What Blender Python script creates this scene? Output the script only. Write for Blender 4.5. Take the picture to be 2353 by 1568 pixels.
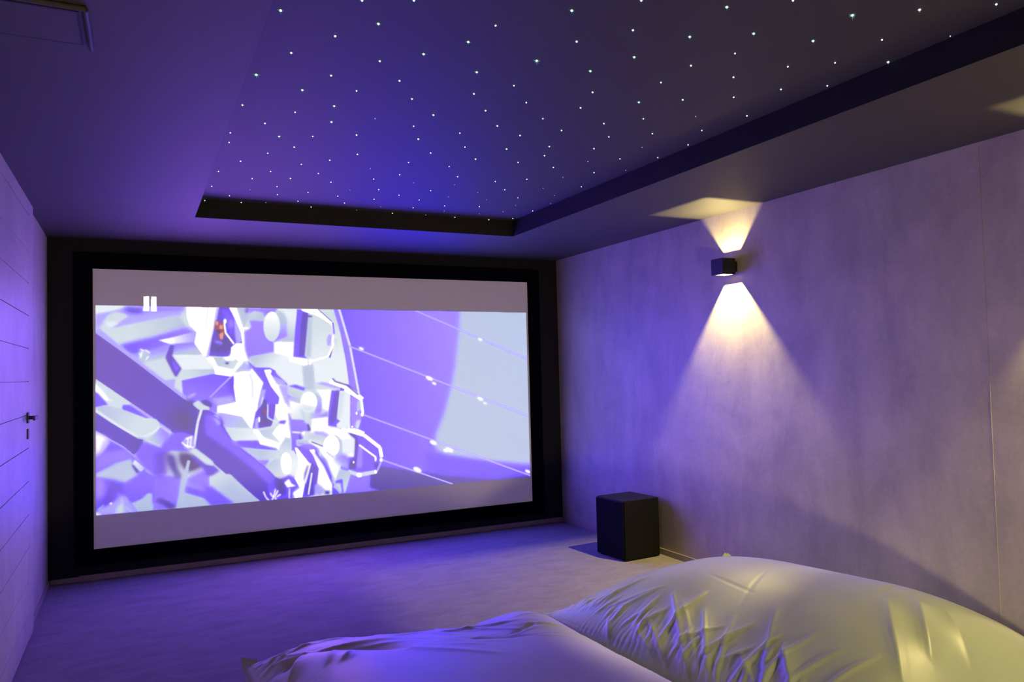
import bpy, bmesh, math, random
import numpy as np
from mathutils import Vector, Matrix
C = bpy.context.scene.collection
SC = bpy.context.scene
for o in list(bpy.data.objects): bpy.data.objects.remove(o)

# ------------------------------------------------------------ camera, world, exposure
CF = 1766.013; YAW, PITCH, ROLL = 0.45600, 0.03696, -0.02452; CPOS = (0.5018, -5.6763, 1.2836)
cd = bpy.data.cameras.new('camera'); cam = bpy.data.objects.new('camera', cd); C.objects.link(cam); SC.camera = cam
cd.sensor_fit = 'HORIZONTAL'; cd.sensor_width = 36; cd.lens = 36*CF/2353; cd.clip_start = .05; cd.clip_end = 50
def cam_axes():
    cy, sy, cp, sp = math.cos(YAW), math.sin(YAW), math.cos(PITCH), math.sin(PITCH)
    f = Vector((sy*cp, cy*cp, sp)); r = Vector((cy, -sy, 0)); u = r.cross(f)
    return math.cos(ROLL)*r+math.sin(ROLL)*u, -math.sin(ROLL)*r+math.cos(ROLL)*u, f
_r, _u, _f = cam_axes()
cam.matrix_world = Matrix(((_r.x,_u.x,-_f.x,CPOS[0]), (_r.y,_u.y,-_f.y,CPOS[1]), (_r.z,_u.z,-_f.z,CPOS[2]), (0,0,0,1)))
wd = bpy.data.worlds.new('dark'); SC.world = wd; wd.use_nodes = True
wd.node_tree.nodes['Background'].inputs[0].default_value = (0, 0, 0, 1)
SC.view_settings.view_transform = 'Standard'; SC.view_settings.look = 'None'
SC.view_settings.exposure = 0.0; SC.view_settings.gamma = 1; SC.view_settings.use_curve_mapping = False
SC.cycles.max_bounces = 8; SC.cycles.diffuse_bounces = 5; SC.cycles.glossy_bounces = 4
SC.cycles.sample_clamp_indirect = 4; SC.cycles.caustics_reflective = False
# light levels: the wall lamps (watts of each lamp's bulb) and the film picture (how far its clipped whites go)
BULB_UP = 10.5; BULB_DOWN = 44; FILL_LANTERN = 480; BULB_COLOR = (1.0, .77, .29)  # the lantern is an added fill light
PIC_GAIN = 1.0; PIC_HOT = (14.0, 5.0, 40.0); PIC_BLUE = 12.5  # extra blue added so the screen tints the walls
W, H, YR = 3.722, 2.2, -7.6          # room: right wall x, ceiling height, rear wall y
TX0, TX1, TY0, TY1, TH = .8106, 2.8462, -5.9, -.9521, .108   # star tray opening

# ------------------------------------------------------------ helpers
def link(name, me, m=None, parent=None):
    o = bpy.data.objects.new(name, me); C.objects.link(o)
    if m is not None:
        for k in (m if isinstance(m, (list, tuple)) else [m]): me.materials.append(k)
    if parent is not None: o.parent = parent
    return o
def box(bm, x0, x1, y0, y1, z0, z1, bev=0, seg=2, mi=0):
    vs = [bm.verts.new(p) for p in ((x0,y0,z0),(x1,y0,z0),(x1,y1,z0),(x0,y1,z0),(x0,y0,z1),(x1,y0,z1),(x1,y1,z1),(x0,y1,z1))]
    fs = [bm.faces.new([vs[i] for i in q]) for q in ((0,3,2,1),(4,5,6,7),(0,1,5,4),(1,2,6,5),(2,3,7,6),(3,0,4,7))]
    for f in fs: f.material_index = mi
    if bev:
        es = list({e for f in fs for e in f.edges})
        bmesh.ops.bevel(bm, geom=es, offset=bev, segments=seg, profile=.5, affect='EDGES', clamp_overlap=True)
    return fs
def cyl(bm, a, b, r, n=20, r2=None, cap=True):
    a = Vector(a); b = Vector(b); d = (b-a).normalized(); q = d.to_track_quat('Z', 'Y')
    r2 = r if r2 is None else r2
    A = [bm.verts.new(a+q@Vector((r*math.cos(t), r*math.sin(t), 0))) for t in [2*math.pi*i/n for i in range(n)]]
    B = [bm.verts.new(b+q@Vector((r2*math.cos(t), r2*math.sin(t), 0))) for t in [2*math.pi*i/n for i in range(n)]]
    for i in range(n): bm.faces.new((A[i], A[(i+1)%n], B[(i+1)%n], B[i]))
    if cap: bm.faces.new(A[::-1]); bm.faces.new(B)
def mesh(name, bm, m=None, parent=None, smooth=False):
    bmesh.ops.recalc_face_normals(bm, faces=bm.faces)
    me = bpy.data.meshes.new(name); bm.to_mesh(me); bm.free()
    if smooth:
        me.polygons.foreach_set('use_smooth', [True]*len(me.polygons))
        try: me.set_sharp_from_angle(angle=math.radians(40))
        except Exception: pass
    o = link(name, me, m, parent)
    if smooth:
        w_ = o.modifiers.new('weighted', 'WEIGHTED_NORMAL'); w_.weight = 100; w_.keep_sharp = True
    return o
def boxo(name, dims, m, parent=None, bev=0, seg=2):
    bm = bmesh.new(); box(bm, *dims, bev=bev, seg=seg); return mesh(name, bm, m, parent, smooth=bev > 0)
def struct(o, label=None, cat=None):
    o['kind'] = 'structure'
    if label: o['label'] = label
    if cat: o['category'] = cat
    return o
def thing(name, loc, label, cat, group=None):
    o = bpy.data.objects.new(name, None); C.objects.link(o); o.location = loc
    o.empty_display_size = .1; o['label'] = label; o['category'] = cat
    if group: o['group'] = group
    return o
def tag(o, label, cat, group=None):
    o['label'] = label; o['category'] = cat
    if group: o['group'] = group
    return o

# ------------------------------------------------------------ materials
class Mat:
    def __init__(s, name, col=(.5,.5,.5), rough=.6, metal=0, spec=.5, **kw):
        s.m = bpy.data.materials.new(name); s.m.use_nodes = True; s.t = s.m.node_tree; s.b = s.t.nodes['Principled BSDF']
        s.b.inputs['Base Color'].default_value = (*col, 1); s.b.inputs['Roughness'].default_value = rough
        s.b.inputs['Metallic'].default_value = metal; s.b.inputs['Specular IOR Level'].default_value = spec
        for k, v in kw.items(): s.b.inputs[k].default_value = v
    def n(s, typ, **kw):
        q = s.t.nodes.new(typ)
        for k, v in kw.items():
            if hasattr(q, k): setattr(q, k, v)
            else: q.inputs[k.replace('_', ' ')].default_value = v
        return q
    def l(s, a, b): s.t.links.new(a, b)
    def coord(s, scale=(1,1,1), rot=(0,0,0)):
        tc = s.n('ShaderNodeTexCoord'); mp = s.n('ShaderNodeMapping'); mp.inputs['Scale'].default_value = scale; mp.inputs['Rotation'].default_value = rot
        s.l(tc.outputs['Object'], mp.inputs['Vector']); return mp.outputs[0]
    def noise(s, vec, scale, detail=4, rough=.55, dist=0):
        q = s.n('ShaderNodeTexNoise'); q.inputs['Scale'].default_value = scale; q.inputs['Detail'].default_value = detail
        q.inputs['Roughness'].default_value = rough; q.inputs['Distortion'].default_value = dist
        s.l(vec, q.inputs['Vector']); return q.outputs['Fac']
    def ramp(s, fac, stops):
        q = s.n('ShaderNodeValToRGB'); e = q.color_ramp.elements
        while len(e) < len(stops): e.new(.5)
        for el, (p, c) in zip(e, stops): el.position = p; el.color = (*c, 1) if len(c) == 3 else c
        s.l(fac, q.inputs['Fac']); return q.outputs['Color']
    def mix(s, a, b, fac=.5, mode='MIX'):
        q = s.n('ShaderNodeMix'); q.data_type = 'RGBA'; q.blend_type = mode; q.inputs[0].default_value = fac if not hasattr(fac, 'links') else 0
        if hasattr(fac, 'links'): s.l(fac, q.inputs[0])
        for v, i in ((a, 6), (b, 7)):
            if hasattr(v, 'links'): s.l(v, q.inputs[i])
            else: q.inputs[i].default_value = (*v, 1)
        return q.outputs[2]
    def color(s, out): s.l(out, s.b.inputs['Base Color'])
    def bump(s, fac, strength, dist=.01):
        q = s.n('ShaderNodeBump'); q.inputs['Strength'].default_value = strength; q.inputs['Distance'].default_value = dist
        s.l(fac, q.inputs['Height'])
        if s.b.inputs['Normal'].is_linked: s.l(s.b.inputs['Normal'].links[0].from_socket, q.inputs['Normal'])
        s.l(q.outputs[0], s.b.inputs['Normal'])
# limewashed wall boarding: mottled, with brushed streaks and faint cloudy stains
def wash_material(name, base, streak_axis, amount=1.0, knots=False, rough=.5, spec=.6):
    M = Mat(name, base, rough, spec=spec)
    d = lambda k: tuple(c*k for c in base)
    cl = M.noise(M.coord((1,1,1)), 2.2, 5, .6, .6)
    st = M.noise(M.coord(streak_axis), 3.0, 6, .62, .4)
    fine = M.noise(M.coord((1,1,1)), 46, 3, .6)
    c1 = M.ramp(cl, [(.3, d(1-.14*amount)), (.7, d(1+.10*amount))])
    c2 = M.ramp(st, [(.32, (1-.2*amount,)*3), (.6, (1,1,1))])
    out = M.mix(c1, c2, 1.0, 'MULTIPLY')
    out = M.mix(out, M.ramp(fine, [(.25, (.93,.93,.93)), (.75, (1.05,1.05,1.05))]), 1.0, 'MULTIPLY')
    if knots:
        kn = M.noise(M.coord((1.6, 7, 1.1)), 4.5, 8, .7, 1.6)
        out = M.mix(out, M.ramp(kn, [(.28, (.66,.66,.68)), (.44, (1,1,1))]), 1.0, 'MULTIPLY')
    M.color(out)
    M.bump(st, .16*amount, .01); M.bump(M.noise(M.coord((1,1,1)), 7, 6, .6, .5), .12, .010)
    return M.m
m_wall = wash_material('limewashed_panel', (.45, .41, .32), (1.6, 1.6, .6), 1.15)
m_door = wash_material('pale_washed_boards', (.52, .50, .36), (1.5, .8, .5), .9, knots=True)
def simple(name, col, rough=.6, sc=30, var=.08, bumps=.05, metal=0, spec=.5, dist=.003):
    M = Mat(name, col, rough, metal, spec)
    f = M.noise(M.coord(), sc, 4, .6)
    M.color(M.ramp(f, [(.25, tuple(c*(1-var) for c in col)), (.75, tuple(c*(1+var) for c in col))]))
    if bumps: M.bump(f, bumps, dist)
    return M.m
m_black_wall = simple('matt_black_paint', (.010, .010, .012), .8, 20, .1, .05, spec=.3)
m_velvet = simple('black_velvet', (.0016, .0016, .0035), .95, 300, .2, .1, spec=.05)
m_ceiling = simple('dark_ceiling_paint', (.058, .055, .052), .66, 3, .03, .02, spec=.45)
m_star = simple('dark_star_panel', (.052, .049, .047), .68, 60, .03, .03, spec=.45)
m_riser = simple('black_tray_edge', (.012, .012, .012), .6, 20, .1, 0, spec=.3)
m_base = simple('limed_oak_skirting', (.36, .30, .24), .5, 12, .12, .08)
m_black_case = simple('black_vinyl_cabinet', (.006, .006, .006), .55, 260, .15, .25, spec=.25, dist=.0008)
m_grille = simple('black_speaker_cloth', (.005, .005, .006), .9, 600, .2, .3, spec=.1, dist=.0008)
m_black_metal = simple('black_powder_coat', (.012, .012, .013), .42, 400, .1, .1, spec=.5, dist=.0004)
m_rubber = simple('black_rubber', (.012, .012, .012), .7, 80, .1, 0)
m_reflector = simple('lamp_interior', (.30, .26, .20), .5, 50, .05, 0)
m_hidden_wall = simple('dim_rear_wall', (.16, .14, .13), .7, 3, .1, .05)
def carpet():
    M = Mat('short_pile_carpet', (.3,.28,.27), .95, spec=.1)
    a = M.noise(M.coord((1,1,1)), 260, 3, .7); b = M.noise(M.coord((1,2.2,1)), 5, 6, .65, .5); c = M.noise(M.coord((1,4,1)), 34, 5, .75)
    o = M.mix(M.ramp(b, [(.3, (.25,.235,.225)), (.7, (.33,.31,.295))]), M.ramp(c, [(.28, (.84,.84,.84)), (.65, (1.05,1.05,1.05))]), 1, 'MULTIPLY')
    M.color(M.mix(o, M.ramp(a, [(.3, (.6,.6,.6)), (.62, (1.15,1.15,1.15))]), 1, 'MULTIPLY'))
    M.bump(a, .5, .004); M.bump(c, .15, .005)
    return M.m
m_carpet = carpet()
def bag_cloth(col, rough=.44, spec=.6):
    M = Mat('satin_nylon', col, rough, spec=spec)
    M.b.inputs['Sheen Weight'].default_value = .6; M.b.inputs['Sheen Roughness'].default_value = .4
    f = M.noise(M.coord((1,1,1)), 3, 3, .5); w = M.noise(M.coord((1,1,1)), 900, 1, .5)
    M.color(M.ramp(f, [(.3, tuple(c*.94 for c in col)), (.7, tuple(c*1.04 for c in col))]))
    M.bump(M.noise(M.coord((1,1,1)), 6, 4, .55, 1.0), .10, .01)
    M.bump(w, .05, .0005)
    return M.m
m_bag = bag_cloth((.27,.32,.26)); m_bag_lit = bag_cloth((.52,.53,.42), .52, .7)  # second is a lighter copy of the same nylon, stronger light put into its colour
def emit(name, col, k):
    m = bpy.data.materials.new(name); m.use_nodes = True; t = m.node_tree; t.nodes.clear()
    e = t.nodes.new('ShaderNodeEmission'); e.inputs[0].default_value = (*col, 1); e.inputs[1].default_value = k
    o = t.nodes.new('ShaderNodeOutputMaterial'); t.links.new(e.outputs[0], o.inputs[0]); return m

# ---- film still shown on the screen: drawn here in numpy from outlines measured on the photograph
PAL = dict(w=(255,255,255), p=(230,237,241), g=(207,219,224), s=(184,196,218), l=(178,168,236), v=(150,124,240),
           m=(124,94,232), n=(112,82,214), d=(104,76,192), k=(86,66,160), b=(72,52,120), a=(132,104,240),
           r=(170,80,84), o=(226,160,140), c=(160,132,240), u=(78,58,128))
FRM = dict(A=(210,690,6.271), B=(210,930,6.032), C=(420,700,6.271), D=(470,930,6.535), E=(640,700,7.127), F=(660,900,6.271), G=(700,600,2.3067))
SCR = [(211.5,616),(1212,651),(1223,1156),(217.5,1260)]
def homography(src, dst):
    A = []
    for (x, y), (u, v) in zip(src, dst):
        A.append([x,y,1,0,0,0,-u*x,-u*y,-u]); A.append([0,0,0,x,y,1,-v*x,-v*y,-v])
    return np.linalg.svd(np.array(A, float))[2][-1].reshape(3,3)
def box_blur(a, r):
    if r < 1: return a
    for ax in (0, 1):
        for _ in range(2):
            pad = [(0,0)]*a.ndim; pad[ax] = (r+1, r)
            c = np.cumsum(np.pad(a, pad, mode='edge'), axis=ax)
            n = a.shape[ax]
            hi = np.take(c, np.arange(2*r+1, 2*r+1+n), axis=ax); lo = np.take(c, np.arange(0, n), axis=ax)
            a = (hi-lo)/(2*r+1)
    return a
def lin(c): 
    c = np.asarray(c, float)/255
    return np.where(c <= .04045, c/12.92, ((c+.055)/1.055)**2.4)
class Still:
    def __init__(s, W=1500, H=860):
        s.W, s.H = W, H
        s.Hm = homography(SCR, [(0,0),(W,0),(W,H),(0,H)])
        s.img = np.zeros((H, W, 3))
    def px(s, pts):
        q = np.c_[np.array(pts, float), np.ones(len(pts))] @ s.Hm.T
        return q[:, :2]/q[:, 2:]
    def tr(s, f, flat):
        ox, oy, k = FRM[f] if f in FRM else (0, 0, 1)
        a = np.array(flat, float).reshape(-1, 2)
        return s.px(np.c_[ox+a[:,0]/k, oy+a[:,1]/k])
    def mask(s, P, pad):
        x0, y0 = np.floor(P.min(0)).astype(int)-pad; x1, y1 = np.ceil(P.max(0)).astype(int)+pad
        x0 = max(x0,0); y0 = max(y0,0); x1 = min(x1,s.W); y1 = min(y1,s.H)
        if x1 <= x0 or y1 <= y0: return None
        gx, gy = np.meshgrid(np.arange(x0,x1)+.5, np.arange(y0,y1)+.5)
        ins = np.zeros(gx.shape, bool)
        for (ax, ay), (bx, by) in zip(P, np.roll(P, -1, 0)):
            if ay == by: continue
            ins ^= ((ay > gy) != (by > gy)) & (gx < (bx-ax)*(gy-ay)/(by-ay)+ax)
        return x0, y0, x1, y1, ins.astype(float), gx, gy
    def poly(s, f, c, pts, soft=0, c2=None, g=None, alpha=1):
        m = s.mask(s.tr(f, pts), soft*2+1)
        if m is None: return
        x0, y0, x1, y1, a, gx, gy = m
        a = box_blur(a, soft)*alpha
        col = np.array(PAL[c] if isinstance(c, str) else c, float)
        if c2 is not None:
            q = s.tr(f, g); dv = q[1]-q[0]
            t = np.clip(((gx-q[0,0])*dv[0]+(gy-q[0,1])*dv[1])/(dv@dv), 0, 1)[..., None]
            col = col*(1-t)+np.array(PAL[c2] if isinstance(c2, str) else c2, float)*t
        s.img[y0:y1, x0:x1] = s.img[y0:y1, x0:x1]*(1-a[..., None])+col*a[..., None]
    def line(s, f, c, pts, w=2, soft=0, alpha=1):
        a = np.array(pts, float).reshape(-1, 2); k = FRM[f][2] if f in FRM else 1
        for p, q in zip(a[:-1], a[1:]):
            d = q-p; n = np.array([-d[1], d[0]])/np.hypot(*d)*w*k/2
            s.poly(f, c, np.concatenate([p+n, q+n, q-n, p-n]), soft, alpha=alpha)
    def oval(s, f, c, x, y, rx, ry, ang=0, soft=0, **kw):
        t = np.linspace(0, 2*math.pi, 36, endpoint=False); ca, sa = math.cos(ang), math.sin(ang)
        X = rx*np.cos(t); Y = ry*np.sin(t)
        s.poly(f, c, np.c_[x+X*ca-Y*sa, y+X*sa+Y*ca].ravel(), soft, **kw)
def draw_still():
    S = Still(); P, L, O = S.poly, S.line, S.oval
    PIC = [218,700, 700,710.5, 1210,721, 1218,1101, 222,1183]
    P('', 'g', PIC)
    # right: violet field, pale planet and its lower shade
    P('G', 'm', [180,240, 860,240, 1200,240, 1210,1180, 190,1260], 0, 'c', (300,700,800,500))
    P('G', 's', [825,240, 812,400, 796,560, 770,690, 735,820, 690,930, 690,1000, 740,1035, 860,1052, 1000,1075, 1230,1085, 1230,240], 9, (184,198,226), (800,900,1200,500))
    P('G', 'm', [640,1020, 900,1062, 1210,1100, 1210,1200, 640,1200], 8)
    P('G', 'k', [335,1230, 345,1130, 400,1095, 560,1120, 750,1150, 1000,1172, 1210,1150, 1210,1240, 335,1260], 5)
    P('G', 'v', [210,1120, 345,1120, 345,1205, 420,1225, 215,1240], 5)
    P('G', 'd', [600,1120, 800,1145, 1000,1165, 1200,1150, 1200,1140, 1000,1155], 6, alpha=.6)
    # left, upper panels
    P('A', 'l', [45,190, 300,150, 500,95, 760,75, 1350,85, 1280,220, 950,270, 290,400, 180,300, 45,460], 5, 'l', (45,190,600,190))
    P('A', 'p', [40,60, 500,85, 300,140, 45,190], 2)
    P('A', 'v', [760,90, 1350,90, 1300,140, 760,170], 6)
    P('A', 'n', [500,85, 600,95, 740,110, 740,190, 560,190, 450,150], 7)
    P('A', 'g', [170,300, 230,215, 330,160, 470,190, 530,225, 400,310, 290,390, 240,385], 3)
    P('A', 'p', [170,300, 400,310, 280,395, 240,385], 4)
    P('A', 'g', [265,410, 800,300, 1230,230, 1310,290, 1350,370, 1000,460, 640,560, 400,612, 330,530], 1, 's', (600,400,1300,300))
    P('A', 'm', [400,640, 900,520, 1350,380, 1510,470, 1480,600, 1130,640, 900,720, 600,790, 500,750], 6, 'v', (600,700,1350,450))
    P('A', 'w', [960,575, 1130,540, 1480,455, 1475,600, 1130,632], 1, 'l', (1130,580,1440,520))
    P('A', 'v', [1180,635, 1470,600, 1600,790, 1155,792], 2, 's', (1300,640,1330,760))
    P('A', 'v', [570,790, 900,690, 1130,650, 1070,830, 700,905], 4, 's', (800,700,830,850))
    P('A', 'g', [712,915, 1060,835, 1205,1120, 1030,1165])
    P('A', 'l', [1030,1165, 1205,1130, 1190,1260, 1130,1220], 2)
    P('A', 'p', [1145,785, 1640,790, 1760,990, 1290,1000])
    P('A', 'g', [1285,1000, 1770,1000, 1770,1070, 1250,1165, 1222,1112], 0, 's', (1350,1080,1700,1000))
    P('A', 'd', [1130,640, 1192,650, 1160,800, 1295,985, 1222,1105, 1195,1090, 1060,830], 2)
    P('A', 'a', [1150,830, 1260,985, 1215,1040, 1180,960], 3)
    P('A', 's', [670,800, 690,700, 760,720, 840,760, 820,850, 720,890], 4)
    for q in ([700,700,760,730], [690,760,720,810], [770,710,840,760], [730,740,700,830], [820,800,780,860]): L('A', 'w', q, 3, 1)
    # violet mass right of the girder
    P('C', 'm', [-20,1095, 430,1000, 740,1040, 735,1200, 755,1395, 500,1455, 480,1560, 300,1560, 0,1330], 1, 'v', (250,1050,100,1400))
    P('C', 'n', [640,1070, 740,1050, 730,1300, 660,1240], 5)
    P('C', 'l', [400,1360, 700,1320, 750,1400, 500,1460], 4)
    P('C', 'w', [490,1465, 760,1410, 900,1400, 1080,1400, 1050,1570, 500,1560], 1)
    L('C', 'l', [385,1340, 690,1040], 3.5)
    # left hub housing
    P('C', 'w', [42,25, 515,35, 470,250, 420,450, 335,750, 285,735, 160,555, 190,395, 90,300, 50,180])
    P('C', 's', [345,40, 360,40, 330,330, 318,330], 2, alpha=.5)
    P('C', 'l', [480,50, 515,50, 445,420, 385,750, 335,750, 420,420], 2)
    P('C', 'n', [515,38, 660,38, 740,210, 760,400, 850,500, 860,560, 760,600, 640,760, 375,740, 420,450, 480,220], 1)
    P('C', 'm', [560,60, 700,120, 740,300, 700,450, 600,300], 5)
    P('C', 'k', [430,470, 690,480, 700,560, 660,680, 400,680], 3)
    P('C', 'v', [450,500, 580,540, 560,590, 450,560], 4)
    P('C', 'r', [465,230, 580,270, 600,400, 570,510, 520,510, 500,420, 450,340], 2)
    P('C', 'o', [520,300, 570,300, 570,350, 520,350], 1); P('C', 'o', [520,420, 580,400, 570,500, 535,500], 1)
    P('C', 'b', [480,360, 540,370, 530,420, 480,430], 2)
    O('C', 'w', 600,240,22,34); O('C', 'o', 485,270,18,30)
    L('C', 'w', [590,270, 610,410, 730,570], 4)
    P('C', 'c', [660,250, 700,200, 730,300, 660,350], 4)
    P('C', 'l', [740,180, 830,350, 850,520, 770,600, 740,400], 3)
    P('C', 'w', [655,35, 770,40, 870,310, 900,620, 940,810, 840,830, 740,990, 690,1040, 470,1010, 430,890, 330,780, 380,745, 440,770, 500,880, 720,900, 800,820, 680,760, 690,620, 760,560, 850,560, 830,410, 740,200])
    P('C', 's', [440,770, 700,750, 790,830, 720,935, 500,890], 1, 'g', (480,800,750,900))
    P('C', 'k', [600,830, 660,835, 650,865, 610,860], 2)
    P('C', 'w', [560,760, 740,740, 740,810, 620,810], 1); P('C', 'w', [500,890, 720,945, 830,820, 870,840, 750,1000, 690,1040, 450,1000])
    L('C', 'w', [870,340, 950,350], 5); O('C', 'w', 955,370,24,34); O('C', 'w', 908,645,22,26)
    # centre top drums
    P('C', 's', [770,40, 900,55, 940,200, 870,340, 800,130], 2)
    P('C', 'n', [890,48, 960,50, 930,130, 900,130], 4)
    P('C', 'v', [950,50, 1360,60, 1330,100, 1180,170, 900,190, 960,100], 3)
    P('C', 'g', [900,160, 1020,90, 1160,120, 1160,230, 950,230], 4, 's', (950,120,1000,230))
    P('C', 'c', [880,400, 980,330, 950,230, 1160,240, 1180,400, 1310,560, 1310,700, 960,760, 940,800, 890,650], 3, 'v', (1000,300,1000,700))
    P('C', 's', [950,760, 1310,690, 1600,760, 1756,800, 1756,1200, 1520,1170, 1360,990, 1020,910], 3, 'p', (1100,720,1300,900))
    P('C', 'p', [1350,55, 1640,75, 1590,750, 1310,700, 1310,560, 1500,480, 1500,200], 1, 's', (1500,200,1450,480))
    P('C', 'w', [1310,540, 1600,540, 1590,770, 1520,760, 1310,705], 2)
    P('C', 's', [1350,100, 1440,110, 1490,220, 1500,470, 1300,550], 3, 'c', (1450,250,1430,460))
    O('C', 'g', 1275,320,120,215,0,1, c2='w', g=(1275,500,1260,130))
    # drum E panel
    P('E', 'g', [350,65, 900,75, 1010,480, 1100,950, 1150,1320, 600,1300, 560,990, 480,900, 440,860, 480,230], 1, 'p', (700,300,800,1000))
    P('E', 's', [370,1000, 560,1000, 580,1400, 400,1400], 2)
    P('E', 'p', [0,1030, 370,990, 400,1370, 150,1320, 0,1150], 5)
    P('E', 'm', [295,75, 480,120, 460,400, 420,850, 470,890, 235,860, 260,450, 285,200], 1)
    P('E', 'd', [385,130, 480,150, 460,400, 410,850, 330,850, 350,400], 2)
    P('E', 'd', [480,180, 545,190, 540,220, 480,215], 1)
    P('E', 's', [480,250, 540,230, 520,880, 430,850], 4)
    P('E', 'w', [360,75, 640,75, 880,290, 900,500, 850,330, 620,190, 380,110])
    P('E', 'v', [890,78, 970,80, 1180,690, 1290,1300, 1310,1450, 1160,1330, 1110,950, 1010,480], 1)
    L('E', 'p', [985,80, 1160,680, 1240,1100, 1310,1480], 4.5, 1)
    L('E', 'd', [640,85, 870,290], 2); L('E', 'm', [880,300, 905,490], 3.5); L('E', 'd', [880,680, 830,880], 4)
    O('E', 'l', 825,590,40,100,.1,2); O('E', 'w', 885,600,25,95); O('E', 'g', 930,605,35,45,0,2)
    L('E', 'w', [885,680, 800,860, 480,950], 4.5)
    P('E', 'w', [160,860, 470,900, 540,900, 530,985, 410,1010, 250,960, 170,940]); L('E', 's', [478,900,478,1000], 2)
    # second module, middle
    P('C', 'w', [730,1000, 850,960, 960,960, 990,920, 1150,1130, 1130,1200, 1060,1570, 760,1400, 730,1200])
    P('C', 's', [740,980, 870,840, 990,900, 960,960, 850,960], 2, 'l', (800,950,950,850))
    L('C', 's', [960,1000, 1000,1130, 1000,1350], 3, 2, .6)
    P('C', 'm', [930,820, 1040,910, 1250,915, 1330,960, 1340,1000, 1500,1150, 1500,1170, 1340,1120, 1390,1300, 1350,1568, 1050,1568, 1130,1230, 1160,1130, 960,880], 1)
    P('C', 'v', [940,830, 1020,900, 960,930], 2)
    P('C', 'w', [1165,950, 1210,940, 1350,1120, 1540,1500, 1560,1568, 1350,1568, 1390,1350, 1260,1180, 1190,1020])
    O('C', 'w', 1240,970,32,30)
    P('C', 'l', [1280,1030, 1450,1100, 1490,1170, 1350,1150], 3)
    P('C', 'l', [1380,1180, 1510,1180, 1530,1500, 1470,1420], 3)
    P('C', 'g', [1510,1190, 1720,1210, 1700,1340, 1510,1290], 3, 's', (1600,1200,1560,1330))
    P('C', 'm', [1510,1180, 1620,1160, 1756,1210, 1740,1250], 2); P('C', 'm', [1500,1310, 1690,1380, 1680,1420, 1540,1380], 2)
    P('C', 'l', [1130,1230, 1190,1230, 1120,1568, 1060,1568], 2); P('C', 'k', [1140,1380, 1200,1380, 1200,1568, 1120,1568], 2)
    L('C', 'p', [1150,1330, 1110,1568], 2.5, 1)
    # girder
    P('A', 'l', [45,430, 110,400, 400,640, 900,1030, 1380,1400, 1360,1470, 300,700, 45,500], 2)
    P('', (116,88,180), [217,763, 269,800, 330,846, 427,921, 497,952, 536,1017, 605,1070, 640,1102, 650,1152, 597,1154, 539,1108, 470,1047, 440,1030, 392,991, 321,939, 217,868], 0, 'd', (220,800,380,930))
    P('D', 'a', [0,150, 130,120, 260,330, 430,560, 880,910, 1090,1120, 1000,1250, 700,960, 350,680, 0,440], 7)
    P('B', 'b', [1050,60, 1250,50, 1430,130, 1400,380, 1280,380, 1130,250], 16, alpha=.75)
    P('A', 'l', [1360,1400, 1480,1330, 1510,1350, 1400,1440], 2)
    P('A', 'k', [1290,1440, 1480,1440, 1450,1560, 1300,1568], 9)
    L('', 'l', [270,796, 330,842, 427,917], 2, 1, .8)
    # under the girder, left
    P('A', 'g', [45,1130, 140,1190, 380,1370, 700,1568, 440,1568, 200,1568, 45,1500])
    P('A', 'w', [45,1180, 180,1320, 260,1430, 340,1450, 200,1440, 45,1310], 2)
    P('A', 'm', [45,1310, 100,1340, 240,1500, 45,1540], 2)
    P('B', 'm', [430,0, 540,0, 820,190, 760,185, 430,70], 2)
    L('B', 'l', [540,-10, 820,170, 1100,370], 5, 1)
    P('B', 's', [50,60, 180,10, 430,60, 760,190, 900,200, 960,310, 860,400, 700,460, 480,360], 1, 'g', (200,100,600,300))
    O('B', 'g', 790,300,150,110,-.2,1)
    L('B', 'p', [60,70, 400,300, 640,440, 760,430, 860,380, 940,310], 4, 1)
    P('B', 's', [780,470, 880,400, 960,310, 1080,400, 1010,580, 960,570], 2, 'v', (850,450,1030,350))
    P('B', 'd', [45,90, 300,260, 650,470, 720,480, 700,600, 590,690, 440,570, 45,350])
    P('B', 'k', [600,480, 720,480, 680,620, 590,680, 560,600], 8)
    L('B', 'l', [45,355, 240,470, 440,590, 570,700, 740,850], 3, 1)
    # lower left facets
    P('B', 'm', [45,370, 440,590, 570,700, 740,860, 760,920, 900,1000, 880,1500, 50,1530], 2, 'a', (300,600,400,1100))
    P('B', 'w', [45,370, 200,440, 250,500, 160,640, 60,720], 5); P('B', 'l', [180,470, 260,500, 120,720, 60,740], 5, alpha=.7)
    P('B', 'v', [60,740, 200,650, 480,610, 560,720, 300,800, 60,900], 5)
    P('B', 's', [60,950, 350,800, 560,740, 580,820, 660,960, 460,1080, 200,1010, 60,1000], 4)
    P('B', 'p', [575,820, 600,755, 750,870, 690,930], 1, 's', (600,780,700,920)); P('B', 'k', [560,830, 590,830, 660,930, 630,950], 2)
    P('B', 'c', [60,1020, 160,1010, 220,1180, 180,1270, 60,1290], 6)
    P('B', 'n', [230,1030, 460,1090, 460,1200, 560,1320, 400,1330, 100,1460, 60,1400, 200,1250], 9)
    P('B', 'c', [340,1200, 470,1250, 520,1400, 380,1420], 8)
    P('B', 's', [560,1360, 700,1300, 790,1220, 850,1230, 850,1340, 880,1400, 860,1470, 640,1480], 2)
    P('B', 'l', [60,1520, 100,1440, 260,1380, 430,1260, 480,1260, 640,1470, 640,1500], 4)
    P('B', 'g', [330,1500, 360,1420, 440,1330, 470,1490], 4); O('B', 'w', 277,1362,18,16,0,1); P('B', 'p', [60,1525, 60,1480, 140,1500, 130,1525], 2)
    for q in ([100,1450,180,1380], [420,1280,470,1480], [380,1400,350,1490], [480,1400,560,1480]): L('B', 's', q, 3, 1, .8)
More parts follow.
